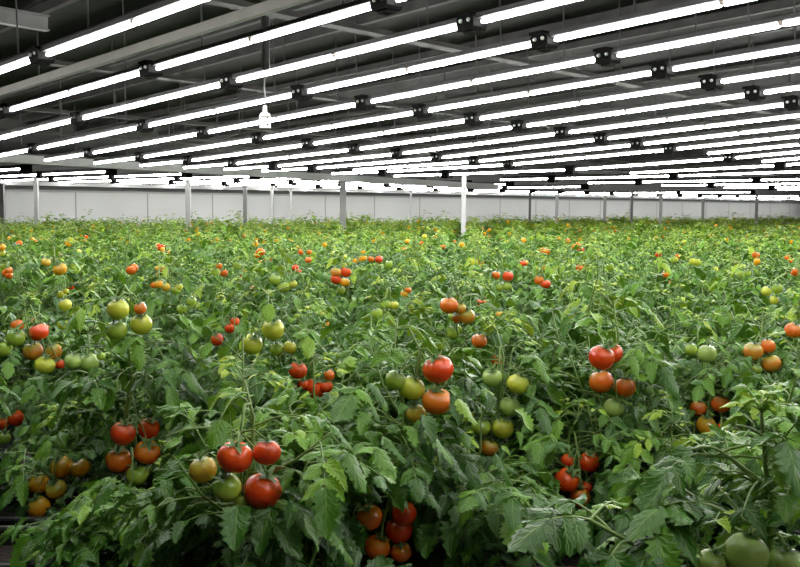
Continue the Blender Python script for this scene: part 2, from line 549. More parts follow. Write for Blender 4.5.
o = mb.build('hanger_bracket', M['darksteel']); o.location = sp
tag(o, 'dark vertical steel hanger channel above the white sensor', 'bracket')

# posts
posts = [(36, 183, 19, 0.075), (188, 187, 17, 0.08), (245, 192, 20, 0.07), (272, 192, 22, 0.06), (291, 195, 24, 0.05), (343, 179, 17, 0.10), (411, 196, 24, 0.05), (464, 176, 16, 0.07),
         (530, 198, 28, 0.06), (557, 199, 26, 0.07), (605, 200, 32, 0.08), (632, 197, 22, 0.05), (661, 200, 24, 0.06), (703, 202, 34, 0.08), (757, 195, 22, 0.05), (2, 190, 20, 0.08)]
names = ['%s from the left end of the wall' % ORD[i] for i in range(16)]
for i, (px, py, D, wd) in enumerate(sorted(posts)):
    D = min(D, (WALL_C - 0.4) / max(0.3, (-(-(px - 400) / FPX) * UH.x + 0) * 1.0 + UH.y)) if True else D
    p = at(px, py, D)
    mb = MB(); mb.box((-wd / 2, -wd / 2, 0), (wd / 2, wd / 2, p.z + 0.12))
    mb.box((-wd, -wd, 0), (wd, wd, 0.02)); mb.box((-wd * 0.9, -wd * 0.9, p.z + 0.1), (wd * 0.9, wd * 0.9, p.z + 0.13))
    o = mb.build('support_post', M['white_steel'] if i % 3 else M['steel']); o.location = (p.x, p.y, 0)
    tag(o, 'slim pale steel post rising from the crop, %s' % names[i], 'post', 'steel posts in front of the far wall')

# ------------------------------------------------------------ plants
W_HI = dict(t=np.array([0, .06, .14, .22, .30, .38, .46, .54, .62, .70, .78, .86, .93, 1.0]),
            w=np.array([.05, .60, .86, .60, 1.0, .66, 1.0, .66, .90, .54, .68, .34, .28, .0]), u=np.array([-1, -.5, 0, .5, 1]))
W_MID = dict(t=np.array([0, .15, .32, .46, .62, .8, 1.0]), w=np.array([.1, .85, .72, 1.0, .68, .5, 0]), u=np.array([-1, 0, 1]))
W_LOW = dict(t=np.array([0, .35, .65, 1.0]), w=np.array([.1, 1.0, .75, .05]), u=np.array([-1, 0, 1]))


def blocks(pts, sights, eye):
    P = np.array(pts)
    for c, r in sights:
        v = eye - c; v = v / np.linalg.norm(v); rel = P - c; s = rel @ v
        if ((s > 0) & (s < 1.6) & (np.linalg.norm(rel - s[:, None] * v, axis=1) < r * 0.9)).any(): return True
    return False


class Leaves:
    def __init__(self): self.rows = []; self.rachis = []

    def leaflet(self, B, d, n, L, W, droop, age, wav):
        self.rows.append((*B, *d, *n, L, W, droop, age, wav))

    def compound(self, P0, P1, sag, size, age, pairs=3, rnd=random):
        """A tomato leaf: an arched rachis from P0 to P1 with paired leaflets and a larger one at the tip."""
        P0 = np.array(P0, float); P1 = np.array(P1, float)
        Lr = np.linalg.norm(P1 - P0)
        mid = (P0 + P1) / 2 + np.array([0, 0, sag])
        def cur(s): return (1 - s) ** 2 * P0 + 2 * s * (1 - s) * mid + s * s * P1
        def tan(s):
            v = 2 * (1 - s) * (mid - P0) + 2 * s * (P1 - mid); return v / (np.linalg.norm(v) + 1e-9)
        self.rachis.append(([cur(s) for s in (0, .25, .5, .75, 1)], age))
        up = np.array([rnd.uniform(-.25, .25), rnd.uniform(-.25, .25), 1.0])
        ss = [0.42, 0.66, 0.88] if pairs == 3 else ([0.55, 0.85] if pairs == 2 else [0.3, 0.48, 0.68, 0.88])
        for i, s in enumerate(ss):
            T = tan(s); side = np.cross(T, up); side /= np.linalg.norm(side) + 1e-9
            n = np.cross(side, T)
            for sg in (-1, 1):
                a = math.radians(rnd.uniform(48, 75))
                d = math.cos(a) * T + math.sin(a) * sg * side + np.array([0, 0, -rnd.uniform(-.15, .35)])
                d /= np.linalg.norm(d)
                nn = n + rnd.uniform(-.6, .6) * side + rnd.uniform(-.35, .35) * T
                nn = nn - d * np.dot(nn, d); nn /= np.linalg.norm(nn) + 1e-9
                L = size * (0.72 + 0.22 * i / len(ss)) * rnd.uniform(.8, 1.1)
                self.leaflet(cur(s), d, nn, L, L * rnd.uniform(.30, .40), rnd.uniform(-.1, 1.0), age, rnd.uniform(0, 6))
        T = tan(1.0); d = T + np.array([0, 0, -rnd.uniform(.1, .5)]); d /= np.linalg.norm(d)
        side = np.cross(d, up); side /= np.linalg.norm(side) + 1e-9
        n = np.cross(side, d)
        L = size * rnd.uniform(1.05, 1.3)
        self.leaflet(P1, d, n, L, L * rnd.uniform(.34, .42), rnd.uniform(.05, .6), age, rnd.uniform(0, 6))

    def cull(self, sights, eye):
        """Prune leaflets that would hang in front of fruit the photo shows bare."""
        if not self.rows or not len(sights): return
        A = np.array(self.rows)
        C = A[:, 0:3] + A[:, 3:6] * A[:, 9:10] * 0.55
        C[:, 2] -= A[:, 11] * A[:, 9] * 0.2
        keep = np.ones(len(A), bool)
        for c, r in sights:
            up_ = C - c; keep &= ~((up_[:, 2] > 0) & (up_[:, 2] < .22) & (np.hypot(up_[:, 0], up_[:, 1]) < r * .9 + A[:, 9] * .2))
            v = eye - c; D = np.linalg.norm(v); v = v / D
            rel = C - c; s = rel @ v
            dist = np.linalg.norm(rel - s[:, None] * v, axis=1)
            keep &= ~((s > -r * 0.8) & (s < 2.2) & (dist < r * 0.80 + A[:, 9] * 0.33))
        self.rows = [r for r, k in zip(self.rows, keep) if k]
        self.rachis = [q for q in self.rachis if not blocks(q[0], sights, eye)]

    def arrays(self, T):
        if not self.rows: return None
        A = np.array(self.rows); N = len(A)
        B, d, n, L, W, dr, age, wav = A[:, 0:3], A[:, 3:6], A[:, 6:9], A[:, 9], A[:, 10], A[:, 11], A[:, 12], A[:, 13]
        s = np.cross(n, d)
        t, w, u = T['t'], T['w'], T['u']; nt, nu = len(t), len(u)
        tt = np.repeat(t, nu); ww = np.repeat(w, nu); uu = np.tile(u, nt)
        inner = np.abs(uu) < 0.9
        sm = np.sin(PI * np.clip(tt, 0, 1) ** 0.8)
        ww = np.where(inner, np.minimum(ww, sm + .05), ww)
        edge = np.abs(uu)
        # along + across + bend + fold + edge waves
        along = tt - 0.10 * edge * (1 - tt) * 0 + 0.05 * edge
        P = B[:, None, :] + d[:, None, :] * (L[:, None] * (along * 1.0)[None, :])[:, :, None]
        P = P + s[:, None, :] * ((uu * ww)[None, :] * W[:, None])[:, :, None]
        P[:, :, 2] -= (dr * L)[:, None] * (tt ** 2)[None, :] * 0.75
        up = 0.42 * edge[None, :] * (ww * W[:, None]) + 0.05 * L[:, None] * np.sin(9 * tt[None, :] + wav[:, None] + uu[None, :] * 1.7) * edge[None, :]
        up = up - 0.30 * (edge ** 2)[None, :] * (ww * W[:, None]) * (wav[:, None] > 3.0)*2.6
        P = P + n[:, None, :] * up[:, :, None]
        V = P.reshape(-1, 3)
        f = []
        for i in range(nt - 1):
            for k in range(nu - 1):
                a = i * nu + k
                f.append((a, a + 1, a + nu + 1, a + nu))
        f = np.array(f); M_ = nt * nu
        Fq = (f[None, :, :] + (np.arange(N) * M_)[:, None, None]).reshape(-1, 4)
        uv = np.tile(np.stack([uu, tt], 1), (N, 1))
        return V, Fq, uv, np.repeat(age, M_)

    def rachis_arrays(self, rad, n=3, step=1):
        Vs, Fs, ag = [], [], []; off = 0
        for pts, age in self.rachis:
            pts = pts[::step] if step > 1 else pts
            mb = MB(); r_ = [rad * (1.25 - .7 * i / (len(pts) - 1)) for i in range(len(pts))]
            mb.tube(pts, r_, n, caps=False)
            V = mb.V[0]; Vs.append(V); Fs.append(np.array(mb.F) + off); off += len(V); ag.append(np.full(len(V), 0.55 + 0.3 * age))
        if not Vs: return None
        return np.concatenate(Vs), np.concatenate(Fs), np.zeros((off, 2)) + .02, np.concatenate(ag)


def merge(parts):
    V, Fq, uv, ag, mi = [], [], [], [], []; off = 0
    for (v, f, u, a), m in parts:
        V.append(v); Fq.append(f + off); uv.append(u); ag.append(a); mi.append(np.full(len(f), m)); off += len(v)
    return np.concatenate(V), np.concatenate(Fq), np.concatenate(uv), np.concatenate(ag), np.concatenate(mi)


def stem_path(h, lean=(0, 0), wob=0.02, rnd=random, n=8):
    ph = rnd.uniform(0, 6)
    return [np.array([lean[0] * (i / n) + wob * math.sin(ph + i * 1.3), lean[1] * (i / n) + wob * math.cos(ph * 1.7 + i * 1.1), h * i / n]) for i in range(n + 1)]


def grow(lv, h, path, radius, dens, rnd, size=0.075, low=0.04, shoot=0.0):
    """Leaves all round a stem path; returns the side branch paths."""
    branches = []
    def pos(s):
        x = s * (len(path) - 1); i = min(int(x), len(path) - 2); return path[i] + (path[i + 1] - path[i]) * (x - i)
    az = rnd.uniform(0, 6)
    n = int(13 * dens)
    for i in range(n):
        s = low + (1 - low) * (i + rnd.random() * .6) / n
        az += 2.4 + rnd.uniform(-.3, .3)
        P0 = pos(min(s, 1)); fr = 1 - max(0, s - .75) * 2.2
        ln = radius * rnd.uniform(.65, 1.05) * fr
        rise = rnd.uniform(-.25, .35) + (s - .5) * .5
        P1 = P0 + np.array([math.cos(az) * ln, math.sin(az) * ln, ln * rise - .03])
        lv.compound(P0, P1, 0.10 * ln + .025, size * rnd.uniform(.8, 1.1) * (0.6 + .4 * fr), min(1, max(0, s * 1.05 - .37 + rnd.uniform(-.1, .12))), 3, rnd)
    for b_ in range(int(5 * dens)):
        s = .12 + .6 * (b_ + rnd.random()) / (5 * dens)
        az += 2.0; P0 = pos(s)
        reach = radius * rnd.uniform(.45, .75); bh = h * (1 - s) * rnd.uniform(.45, .9)
        p1 = P0 + np.array([math.cos(az) * reach * .6, math.sin(az) * reach * .6, bh * .4])
        p2 = P0 + np.array([math.cos(az) * reach, math.sin(az) * reach, bh])
        bp = [P0, (P0 + p1) / 2 + np.array([0, 0, -.01]), p1, p2]
        branches.append(bp)
        for q in range(int(6 * dens) + 1):
            f_ = (q + .6) / (6 * dens + 1); P = p1 + (p2 - p1) * (f_ * 1.5 - .5) if f_ > .33 else P0 + (p1 - P0) * f_ * 3
            a2 = az + rnd.uniform(-2.2, 2.2)
            ln = radius * rnd.uniform(.4, .75); hh = P[2] / max(h, .1)
            P1 = P + np.array([math.cos(a2) * ln, math.sin(a2) * ln, ln * rnd.uniform(-.3, .35) - .02])
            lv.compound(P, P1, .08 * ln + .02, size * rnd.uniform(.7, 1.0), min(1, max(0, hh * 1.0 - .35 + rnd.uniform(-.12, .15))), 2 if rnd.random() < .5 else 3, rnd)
    # growing tip
    top = path[-1]
    for q in range(5):
        a2 = rnd.uniform(0, 6.28); ln = .05 + .03 * rnd.random()
        P = top + np.array([0, 0, shoot * (q / 5)])
        lv.compound(P, P + np.array([math.cos(a2) * ln, math.sin(a2) * ln, ln * rnd.uniform(.1, .9)]), .01, size * .42, .85, 2, rnd)
    return branches


def stem_mb(path, branches, r0, h, shoot=0.0, n=7):
    mb = MB(); m = len(path)
    p = [q for q in path]
    rr = [r0 * (1 - .6 * i / (m - 1)) for i in range(m)]
    if shoot: p = p + [p[-1] + np.array([0, 0, shoot])]; rr = rr + [r0 * .2]
    mb.tube(p, rr, n)
    for b_ in branches: mb.tube(b_, [r0 * .5, r0 * .45, r0 * .38, r0 * .22], max(4, n - 2))
    return mb


# --- tomato shapes (unit radius about 1, origin at the calyx end)
def tomato_mesh(name, mat, seed, seg=20, rings=12):
    rr = random.Random(seed); lob = rr.choice((5, 6, 7)); amp = rr.uniform(.02, .05); ph = rr.uniform(0, 6)
    V = []; Fc = []
    for i in range(rings + 1):
        th = PI * i / rings
        for k in range(seg):
            a = 2 * PI * k / seg
            sh = max(0, math.cos(th)) ; r_ = math.sin(th) * (1 + amp * math.cos(lob * a + ph) * (0.35 + .65 * sh))
            z = 0.90 * math.cos(th)
            dip = math.exp(-(math.sin(th) / .38) ** 2) if th < PI / 2 else 0
            z -= .16 * dip
            if th > PI / 2: z += .06 * math.exp(-(math.sin(th) / .3) ** 2)
            V.append((r_ * math.cos(a), r_ * math.sin(a), z - .52))
    for i in range(rings):
        for k in range(seg):
            Fc.append((i * seg + k, (i + 1) * seg + k, (i + 1) * seg + (k + 1) % seg, i * seg + (k + 1) % seg))
    mb = MB(); mb.add(V, Fc); return mb.mesh(name, [mat], True)


def calyx_mesh(seed):
    rr = random.Random(seed); mb = MB(); n = rr.choice((5, 6))
    for i in range(n):
        a = 2 * PI * i / n + rr.uniform(-.2, .2); ca, sa = math.cos(a), math.sin(a)
        L = rr.uniform(.55, .85); lift = rr.uniform(.05, .38)
        V = []; ts = (0, .3, .65, 1)
        for t_ in ts:
            w_ = .13 * math.sin(PI * min(1, t_ * .75 + .22)) * (1 if t_ < 1 else .1)
            r_ = .04 + L * t_; z = .03 + lift * t_ ** 1.3 + .12 * math.sin(PI * t_)*.6
            V.append((ca * r_ - sa * w_, sa * r_ + ca * w_, z)); V.append((ca * r_, sa * r_, z - .03)); V.append((ca * r_ + sa * w_, sa * r_ - ca * w_, z))
        mb.add(V, [(j * 3 + c, j * 3 + c + 1, j * 3 + c + 4, j * 3 + c + 3) for j in range(3) for c in range(2)])
    mb.tube([(0, 0, 0), (.02, 0, .2), (.0, .03, .42)], [.07, .055, .07], 6)
    return mb.mesh('calyx', [M['calyx']], True)


TOM = {k: [tomato_mesh('tomato', m, 10 * i + s) for s in range(2)] for i, (k, m) in enumerate(F.items())}
CAL = [calyx_mesh(s) for s in range(4)]


def add_tomato(parent, loc, r, code, rnd, calyx=True, tilt=0.35):
    """loc: fruit centre in the parent's frame."""
    o = bpy.data.objects.new('tomato', TOM[code][rnd.randrange(2)])
    COL.objects.link(o); o.parent = parent
    R = Matrix.Rotation(rnd.uniform(0.05, tilt + .2), 3, 'X') @ Matrix.Rotation(rnd.uniform(-tilt, tilt), 3, 'Y') @ Matrix.Rotation(rnd.uniform(0, 6.28), 3, 'Z')
    s = Matrix.Diagonal((r * rnd.uniform(.97, 1.03), r * rnd.uniform(.97, 1.03), r * rnd.uniform(.95, 1.08)))
    loc = Vector(loc)
    off = R @ Vector((0, 0, .50 * r))       # the mesh origin sits by the dimple, the fruit centre lies below it
    m = (R @ s).to_4x4(); m.translation = loc + off
    o.matrix_local = m
    o['label'] = FN[code]
    if calyx:
        c = bpy.data.objects.new('calyx', CAL[rnd.randrange(4)]); COL.objects.link(c); c.parent = o
        c.location = (0, 0, 0.27); c.scale = (1.1, 1.1, 0.9)
    return o, loc + R @ Vector((0, 0, .50 * r + .42 * r))


def sense_age(Lv): return Lv


# ------------------------------------------------------------ what the photo shows: fruit clusters (pixel x, y, diameter, kind)
CL = [
 # (label words, D, stem pixel (base x), fruits)
 ('hung with red and green tomatoes at the left edge', 3.65, 30, [(16,337,19,'G'),(39,332,20,'R'),(33,351,21,'X'),(45,365,20,'Y'),(54,351,17,'X'),(3,348,18,'G'),(60,364,10,'R'),(17,325,13,'O')]),
 ('with two pale green tomatoes side by side near the left edge', 3.55, 84, [(73,361,18,'P'),(89,362,20,'P'),(101,356,9,'G')]),
 ('with green tomatoes high on a thick bare stem and red ones lower down', 2.85, 124, [(118,309,23,'Y'),(117,330,21,'G'),(141,324,23,'Y'),(140,308,13,'O'),(123,433,26,'R'),(149,428,22,'R'),(119,460,27,'O'),(147,452,27,'O'),(137,475,23,'G')]),
 ('with a truss of amber orange tomatoes near the lower left corner', 3.0, 70, [(62,467,24,'A'),(80,468,20,'A'),(38,483,22,'A'),(56,489,21,'K'),(39,507,24,'A')]),
 ('with the largest red tomatoes in front of the crop, left of centre', 1.95, 246, [(235,457,36,'R'),(267,452,29,'R'),(203,469,29,'K'),(227,487,30,'G'),(263,490,39,'R'),(242,500,18,'G')]),
 ('with two dark red tomatoes at the left edge of the picture', 4.2, 12, [(2,423,14,'R'),(16,418,17,'R'),(4,438,15,'G')]),
 ('topped by shiny yellow-green tomatoes left of centre', 3.05, 264, [(273,329,23,'Y'),(252,344,23,'Y'),(277,349,15,'G'),(290,347,14,'Y')]),
 ('with small red tomatoes deep in the leaves, left of the shiny green truss', 4.2, 226, [(230,328,11,'R'),(217,339,13,'R'),(235,321,9,'R')]),
 ('with red tomatoes half hidden behind leaves left of centre', 2.95, 312, [(298,370,19,'R'),(315,388,22,'R'),(329,375,12,'O'),(303,384,11,'R'),(326,387,15,'R')]),
 ('carrying one upper red and green truss and one low orange-red truss at centre', 2.4, 401, [(438,369,31,'R'),(412,388,27,'Y'),(396,380,22,'G'),(437,401,30,'O'),(416,413,20,'K'),(369,517,28,'O'),(404,513,26,'R'),(399,529,30,'R'),(377,547,28,'O'),(401,552,23,'O')]),
 ('with yellow-green tomatoes spread down its stem right of centre', 2.95, 499, [(518,384,24,'Y'),(492,377,21,'P'),(510,406,22,'P'),(481,427,20,'G'),(503,428,23,'Y'),(489,447,20,'X')]),
 ('with a red pair over orange tomatoes right of centre', 2.95, 612, [(602,357,27,'R'),(612,353,22,'R'),(601,381,25,'O'),(625,387,22,'O'),(614,407,21,'P')]),
 ('with low dark red tomatoes right of centre', 2.8, 577, [(589,462,22,'R'),(567,480,26,'R'),(568,460,14,'R'),(580,497,22,'O'),(587,486,12,'R')]),
 ('with orange tomatoes just above the near plant in the lower right', 3.45, 713, [(721,404,20,'O'),(698,408,18,'O'),(706,425,20,'A'),(723,428,12,'R')]),
 ('with a single large pale green tomato at right', 3.5, 702, [(707,353,20,'P'),(691,349,13,'G')]),
 ('with three reddish turning tomatoes near the right edge', 3.6, 764, [(753,351,20,'X'),(767,346,17,'O'),(771,363,20,'X'),(757,369,10,'G')]),
 ('with orange-red tomatoes cut by the right edge of the picture', 3.9, 797, [(793,330,17,'O'),(803,331,16,'O')]),
 ('with an orange-red tomato beside turning ones just above centre', 3.6, 456, [(449,305,19,'O'),(460,308,13,'X'),(467,316,17,'X'),(457,318,10,'O')]),
 ('with small green tomatoes in the leaves above centre', 4.4, 387, [(377,313,12,'G'),(386,304,10,'G'),(394,305,10,'Y')]),
 ('with three green tomatoes in mid distance left of centre', 4.8, 284, [(275,279,12,'G'),(284,287,13,'G'),(293,284,9,'Y')]),
 ('with small red and green tomatoes in mid distance left of centre', 5.2, 341, [(336,272,11,'X'),(346,272,11,'R'),(336,279,11,'R'),(345,282,10,'A'),(341,290,9,'G')]),
 ('with tiny pinkish tomatoes in mid distance near centre', 6.2, 378, [(371,259,7,'O'),(379,259,8,'R'),(389,264,8,'G')]),
 ('with small green and orange tomatoes in mid distance at left', 5.2, 226, [(237,265,9,'G'),(216,272,9,'G'),(224,273,8,'O'),(219,266,7,'O')]),
 ('with small red and green tomatoes in mid distance right of centre', 5.2, 503, [(508,276,11,'R'),(496,275,9,'O'),(507,286,10,'G'),(500,287,8,'G')]),
 ('with two small orange tomatoes in mid distance right of centre', 5.2, 542, [(539,280,10,'O'),(546,284,10,'R')]),
 ('with one amber and one yellow tomato in mid distance at left', 5.0, 54, [(60,269,14,'A'),(46,262,10,'K')]),
 ('with a mixed truss of small amber and green tomatoes at left', 4.7, 168, [(159,284,9,'A'),(166,287,9,'K'),(176,290,10,'G'),(154,285,7,'O'),(179,287,8,'Y')]),
 ('with tiny orange tomatoes in mid distance at right', 6.5, 757, [(756,255,8,'O'),(757,261,7,'A')]),
 ('with a tiny yellow tomato in mid distance, upper left', 4.8, 63, [(62,294,9,'Y'),(66,291,6,'Y')]),
 ('with a tiny amber tomato above centre', 4.6, 404, [(404,294,8,'A'),(408,290,7,'O')]),
 ('with tiny amber tomatoes at the upper left edge', 6.0, 2, [(1,247,9,'A'),(2,253,7,'Y')]),
]
eye_np = np.array([0, 0, EYE])
sights = []
clusters = []
for words_, D, sx, fr in CL:
    lst = []
    for (x, y, d, code) in fr:
        jit = random.uniform(-.03, .03)
        Dd = D + jit + (0.035 if code in 'RXO' and d < 23 else 0)
        c = at(x, y, Dd); r_ = d / 2 / FPX * c.y
        lst.append((np.array(c), r_, code)); sights.append((np.array(c), r_))
    clusters.append((words_, D, sx, lst))

WP = Vector((UH.x, UH.y, 0))
TOPZ = EYE - 0.27
plants_xy = []


def max_top(x, y, rad=0.16):
    """Height that keeps a plant below the lines of sight to the fruit behind it."""
    lim = 9.0
    for c, r_ in sights:
        if c[1] < y + 0.10: continue
        f_ = y / c[1]; sx_, sz = c[0] * f_, EYE + (c[2] - EYE) * f_
        if abs(sx_ - x) < rad: lim = min(lim, sz - r_ * f_ * 0.5)
    return lim


def make_plant(loc, h, rnd, T, radius, dens, size, fruits, label, cull, detail, shoot=0.0, lean=(0, 0), stems=True, r0=0.007, low=.05):
    """fruits: world-space (centre, radius, code)."""
    root = empty('tomato_plant', loc)
    base = np.array(loc, float)
    path = stem_path(h, lean, 0.018, rnd)
    lv = Leaves()
    br = grow(lv, h, path, radius, dens, rnd, size, low, shoot)
    if cull:
        loc_s = [(c - base, r_) for c, r_ in sights if c[1] > base[1] - .35 and abs(c[0] * base[1] / c[1] - base[0]) < .75 and c[1] - base[1] < 2.6]
        lv.cull(loc_s, eye_np - base)
        br = [q for q in br if not blocks([np.array(a) + (np.array(b2) - np.array(a)) * t_ for a, b2 in zip(q[:-1], q[1:]) for t_ in (0, .33, .66, 1)], loc_s, eye_np - base)]
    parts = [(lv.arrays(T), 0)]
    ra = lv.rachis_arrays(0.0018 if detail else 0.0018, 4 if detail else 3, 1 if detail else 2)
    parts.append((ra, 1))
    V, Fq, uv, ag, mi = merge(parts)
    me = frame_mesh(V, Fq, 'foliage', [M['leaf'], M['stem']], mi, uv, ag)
    fo = bpy.data.objects.new('foliage', me); COL.objects.link(fo); fo.parent = root
    if stems: stem_mb(path, br, r0, h, shoot, 8 if detail else 5).build('stem', M['stem'], root, True)
    if fruits:
        def pos(z):
            s = min(.98, max(.02, z / h)) * (len(path) - 1); i = int(s); i = min(i, len(path) - 2); return path[i] + (path[i + 1] - path[i]) * (s - i)
        todo = list(fruits); groups = []
        for f_ in sorted(todo, key=lambda q: -q[0][2]):
            for g in groups:
                if any(np.linalg.norm(f_[0] - q[0]) < 0.16 for q in g): g.append(f_); break
            else: groups.append([f_])
        for g in groups:
            cen = np.mean([q[0] - base for q in g], axis=0); topz = max(q[0][2] - base[2] + q[1] for q in g)
            P0 = pos(min(h * .97, topz + .05)); K = np.array([cen[0], cen[1] + .02, topz + .005])
            mb = MB()
            k1 = P0 * .45 + K * .55 + np.array([0, 0, .03])
            mb.tube([P0, k1, K, cen + np.array([0, .015, 0])], [.0035, .0032, .003, .002], 6)
            for c, r_, code in g:
                o, tip = add_tomato(root, Vector(c - base), r_, code, rnd)
                t_ = np.array(tip); mm = (K + t_) / 2 + np.array([0, 0, .012])
                mb.tube([K, mm, t_, t_ + np.array([0, 0, -r_ * .35])], .0022, 5)
            mb.build('truss', M['stem'], root, True)
    tag(root, label, 'tomato plant', 'tomato plants of the crop')
    return root


CUT = 7.6
hero_bases = []
for idx, (words_, D, sx, lst) in enumerate(clusters):
    rnd = random.Random(100 + idx)
    ctop = max(c[2] + r_ for c, r_, _ in lst)
    g = at(sx, 300, D + 0.07)
    h = max(ctop + 0.05, min(TOPZ, ctop + 0.10)) if D < 3.3 else ctop + .06
    if idx == 2: h = ctop + 0.02
    near = D < 3.3
    make_plant((g.x, g.y, 0.03), h - .03, rnd, W_HI if near else W_MID, 0.25, 1.45 if near else 1.25, 0.066, lst,
               ('tomato plant ' + words_), True, near, lean=(0, 0), r0=.0078 if near else .006)
    hero_bases.append((g.x, g.y))
    plants_xy.append((g.x, g.y))

# fill plants in rows parallel to the front edge of the crop
STEP = 0.42
cand = []
row = 0
y = 2.55
filler = [(60, 2.62), (130, 2.45), (245, 2.25), (480, 2.55), (400, 2.65), (620, 2.65), (730, 2.75), (180, 2.45), (322, 2.35), (330, 2.75), (450, 2.75), (540, 2.95), (652, 3.05), (185, 2.95), (550, 2.55), (20, 3.3), (680, 2.7), (790, 2.6)]
for px, D in filler:
    g = at(px, 300, D); cand.append((g.x, g.y, 0))
while y < 60:
    half_w = 0.43 * y + .35; nx = int(2 * half_w / STEP) + 1
    for i in range(nx):
        x = -half_w + (i + (row % 2) * .5) * STEP
        xx, yy = x + random.uniform(-.08, .08), y + random.uniform(-.09, .09)
        if yy < 3.0: continue
        if xx * UH.x + yy * UH.y > WALL_C - 0.8: continue
        cand.append((xx, yy, row))
    y += STEP; row += 1
cand = [c for c in cand if all((c[0] - a) ** 2 + (c[1] - b_) ** 2 > (0.20 if c[1] < 4 else .24) ** 2 for a, b_ in hero_bases)]
cand.sort(key=lambda c: c[1])
N_IND = 300 - len(clusters) - 1
ind, far = cand[:N_IND], cand[N_IND:]
print('PLANTS individual', len(ind), 'far', len(far), 'depth', ind[-1][1])

# variants for repeats further back
VAR = []
for v_ in range(7):
    rnd = random.Random(500 + v_); lv = Leaves(); h = .70
    path = stem_path(h, (0, 0), .02, rnd); sh = rnd.choice((0.04, .08, .13))
    br = grow(lv, h, path, .25, 1.15, rnd, .07, .25, sh)
    V, Fq, uv, ag, mi = merge([(lv.arrays(W_MID), 0), (lv.rachis_arrays(.0026, 3, 2), 1)])
    fo = frame_mesh(V, Fq, 'foliage', [M['leaf'], M['stem']], mi, uv, ag)
    st = stem_mb(path, br, .006, h, sh, 5).mesh('stem', [M['stem']], True)
    VAR.append((fo, st, h))

rowcount = {}
rnd = random.Random(77)
ind.sort(key=lambda c: (c[2], c[0]))
for i, (x, y_, rw) in enumerate(ind):
    rowcount[rw] = rowcount.get(rw, 0) + 1
    lab = 'leafy green tomato plant, %s from the left in the %s crop row behind the walkway' % (ORD[rowcount[rw] - 1], ORD[rw]) if rw else \
          'leafy green tomato plant without visible fruit, %s from the left at the very front' % ORD[rowcount[0] - 1]
    top = min(TOPZ + random.uniform(-.13, .06), max_top(x, y_))
    if top < 0.30: continue
    h = top - .03
    fr = []
    if y_ > 3.2 and rnd.random() < .30:
        code = rnd.choice('RROOAAGGYYX'); zc = top - rnd.uniform(.04, .12)
        a = rnd.uniform(-.5, .5)
        for q in range(rnd.randint(2, 4)):
            fr.append((np.array([x + a * .25 + rnd.uniform(-.04, .04), y_ - .17 + rnd.uniform(-.03, .03), zc + rnd.uniform(-.05, .03)]), rnd.uniform(.018, .027), code if rnd.random() < .7 else rnd.choice('OAGY')))
    if y_ < CUT:
        near = y_ < 3.15
        make_plant((x, y_, 0.03 if y_ < 4.2 else 0.0), h, rnd, W_HI if near else W_MID, .25, 1.5 if near else 1.3, .066, fr, lab, True, near, shoot=rnd.choice((0, .04, .08, .12)))
    else:
        fo, st, hv = VAR[rnd.randrange(7)]
        root = empty('tomato_plant', (x, y_, 0.0), rnd.uniform(0, 6.28)); s = h / hv
        root.scale = (.92, .92, s)
        for nm, me in (('foliage', fo), ('stem', st)):
            o = bpy.data.objects.new(nm, me); COL.objects.link(o); o.parent = root
        if fr:
            iv = Matrix.Rotation(-root.rotation_euler.z, 3, 'Z')
            for c, r_, code in fr[:2]:
                p = iv @ Vector((c[0] - x, c[1] - y_, 0)); add_tomato(root, Vector((p.x, p.y, c[2] / s)), r_ * 1.2, code, rnd, False)
        tag(root, lab, 'tomato plant', 'tomato plants of the crop')

# the rest of the crop as one mass
LOWV = []
for v_ in range(8):
    r2 = random.Random(900 + v_); lv = Leaves(); h = .70
    path = stem_path(h, (0, 0), .02, r2)
    grow(lv, h, path, .25, .95, r2, .08, .5, (.03, .06, .10, .15)[v_ % 4])
    lv.rows = [q for q in lv.rows if q[2] > .34]
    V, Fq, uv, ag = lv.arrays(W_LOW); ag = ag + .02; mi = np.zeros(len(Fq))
    # a few fruits in the top leaves
    for q in range(r2.choice((0, 0, 0, 1))):
        c = np.array([r2.uniform(-.2, .2), r2.uniform(-.2, .2), r2.uniform(.55, .7)]); rr_ = r2.uniform(.02, .03)
        mb = MB(); mb.lathe([(rr_ * math.sin(PI * t_ / 4) + .001, -rr_ * math.cos(PI * t_ / 4)) for t_ in range(5)], 6, 0, c)
        vv_ = mb.V[0]; f_ = np.array([g for g in mb.F if len(g) == 4])
        m_ = r2.choice((3, 4, 4)); Fq = np.concatenate([Fq, f_ + len(V)]); V = np.concatenate([V, vv_]); uv = np.concatenate([uv, np.zeros((len(vv_), 2))])
        ag = np.concatenate([ag, np.zeros(len(vv_))]); mi = np.concatenate([mi, np.full(len(f_), m_)])
    LOWV.append((V, Fq, uv, ag, mi))
V_, F_, U_, A_, I_ = [], [], [], [], []; off = 0
r3 = random.Random(5)
for x, y_, rw in far:
    if abs(x) > .42 * y_ + .6: continue
    if y_ > 24 and r3.random() < .45: continue
    V, Fq, uv, ag, mi = LOWV[r3.randrange(8)]
    a = r3.uniform(0, 6.28); ca, sa = math.cos(a), math.sin(a); s = (TOPZ - .07 + r3.uniform(-.08, .04)) / .70; g = 1.1 if y_ < 24 else 1.5
    if r3.random() < .06: s *= r3.uniform(1.1, 1.22)
    P = np.stack([(V[:, 0] * ca - V[:, 1] * sa) * g + x, (V[:, 0] * sa + V[:, 1] * ca) * g + y_, V[:, 2] * s], 1)
    V_.append(P); F_.append(Fq + off); U_.append(uv); A_.append(ag); I_.append(mi); off += len(P)
me = frame_mesh(np.concatenate(V_), np.concatenate(F_), 'distant_tomato_crop', [M['leaf'], M['stem'], F['R'], F['O'], F['A']], np.concatenate(I_), np.concatenate(U_), np.concatenate(A_))
o = bpy.data.objects.new('distant_tomato_crop', me); COL.objects.link(o)
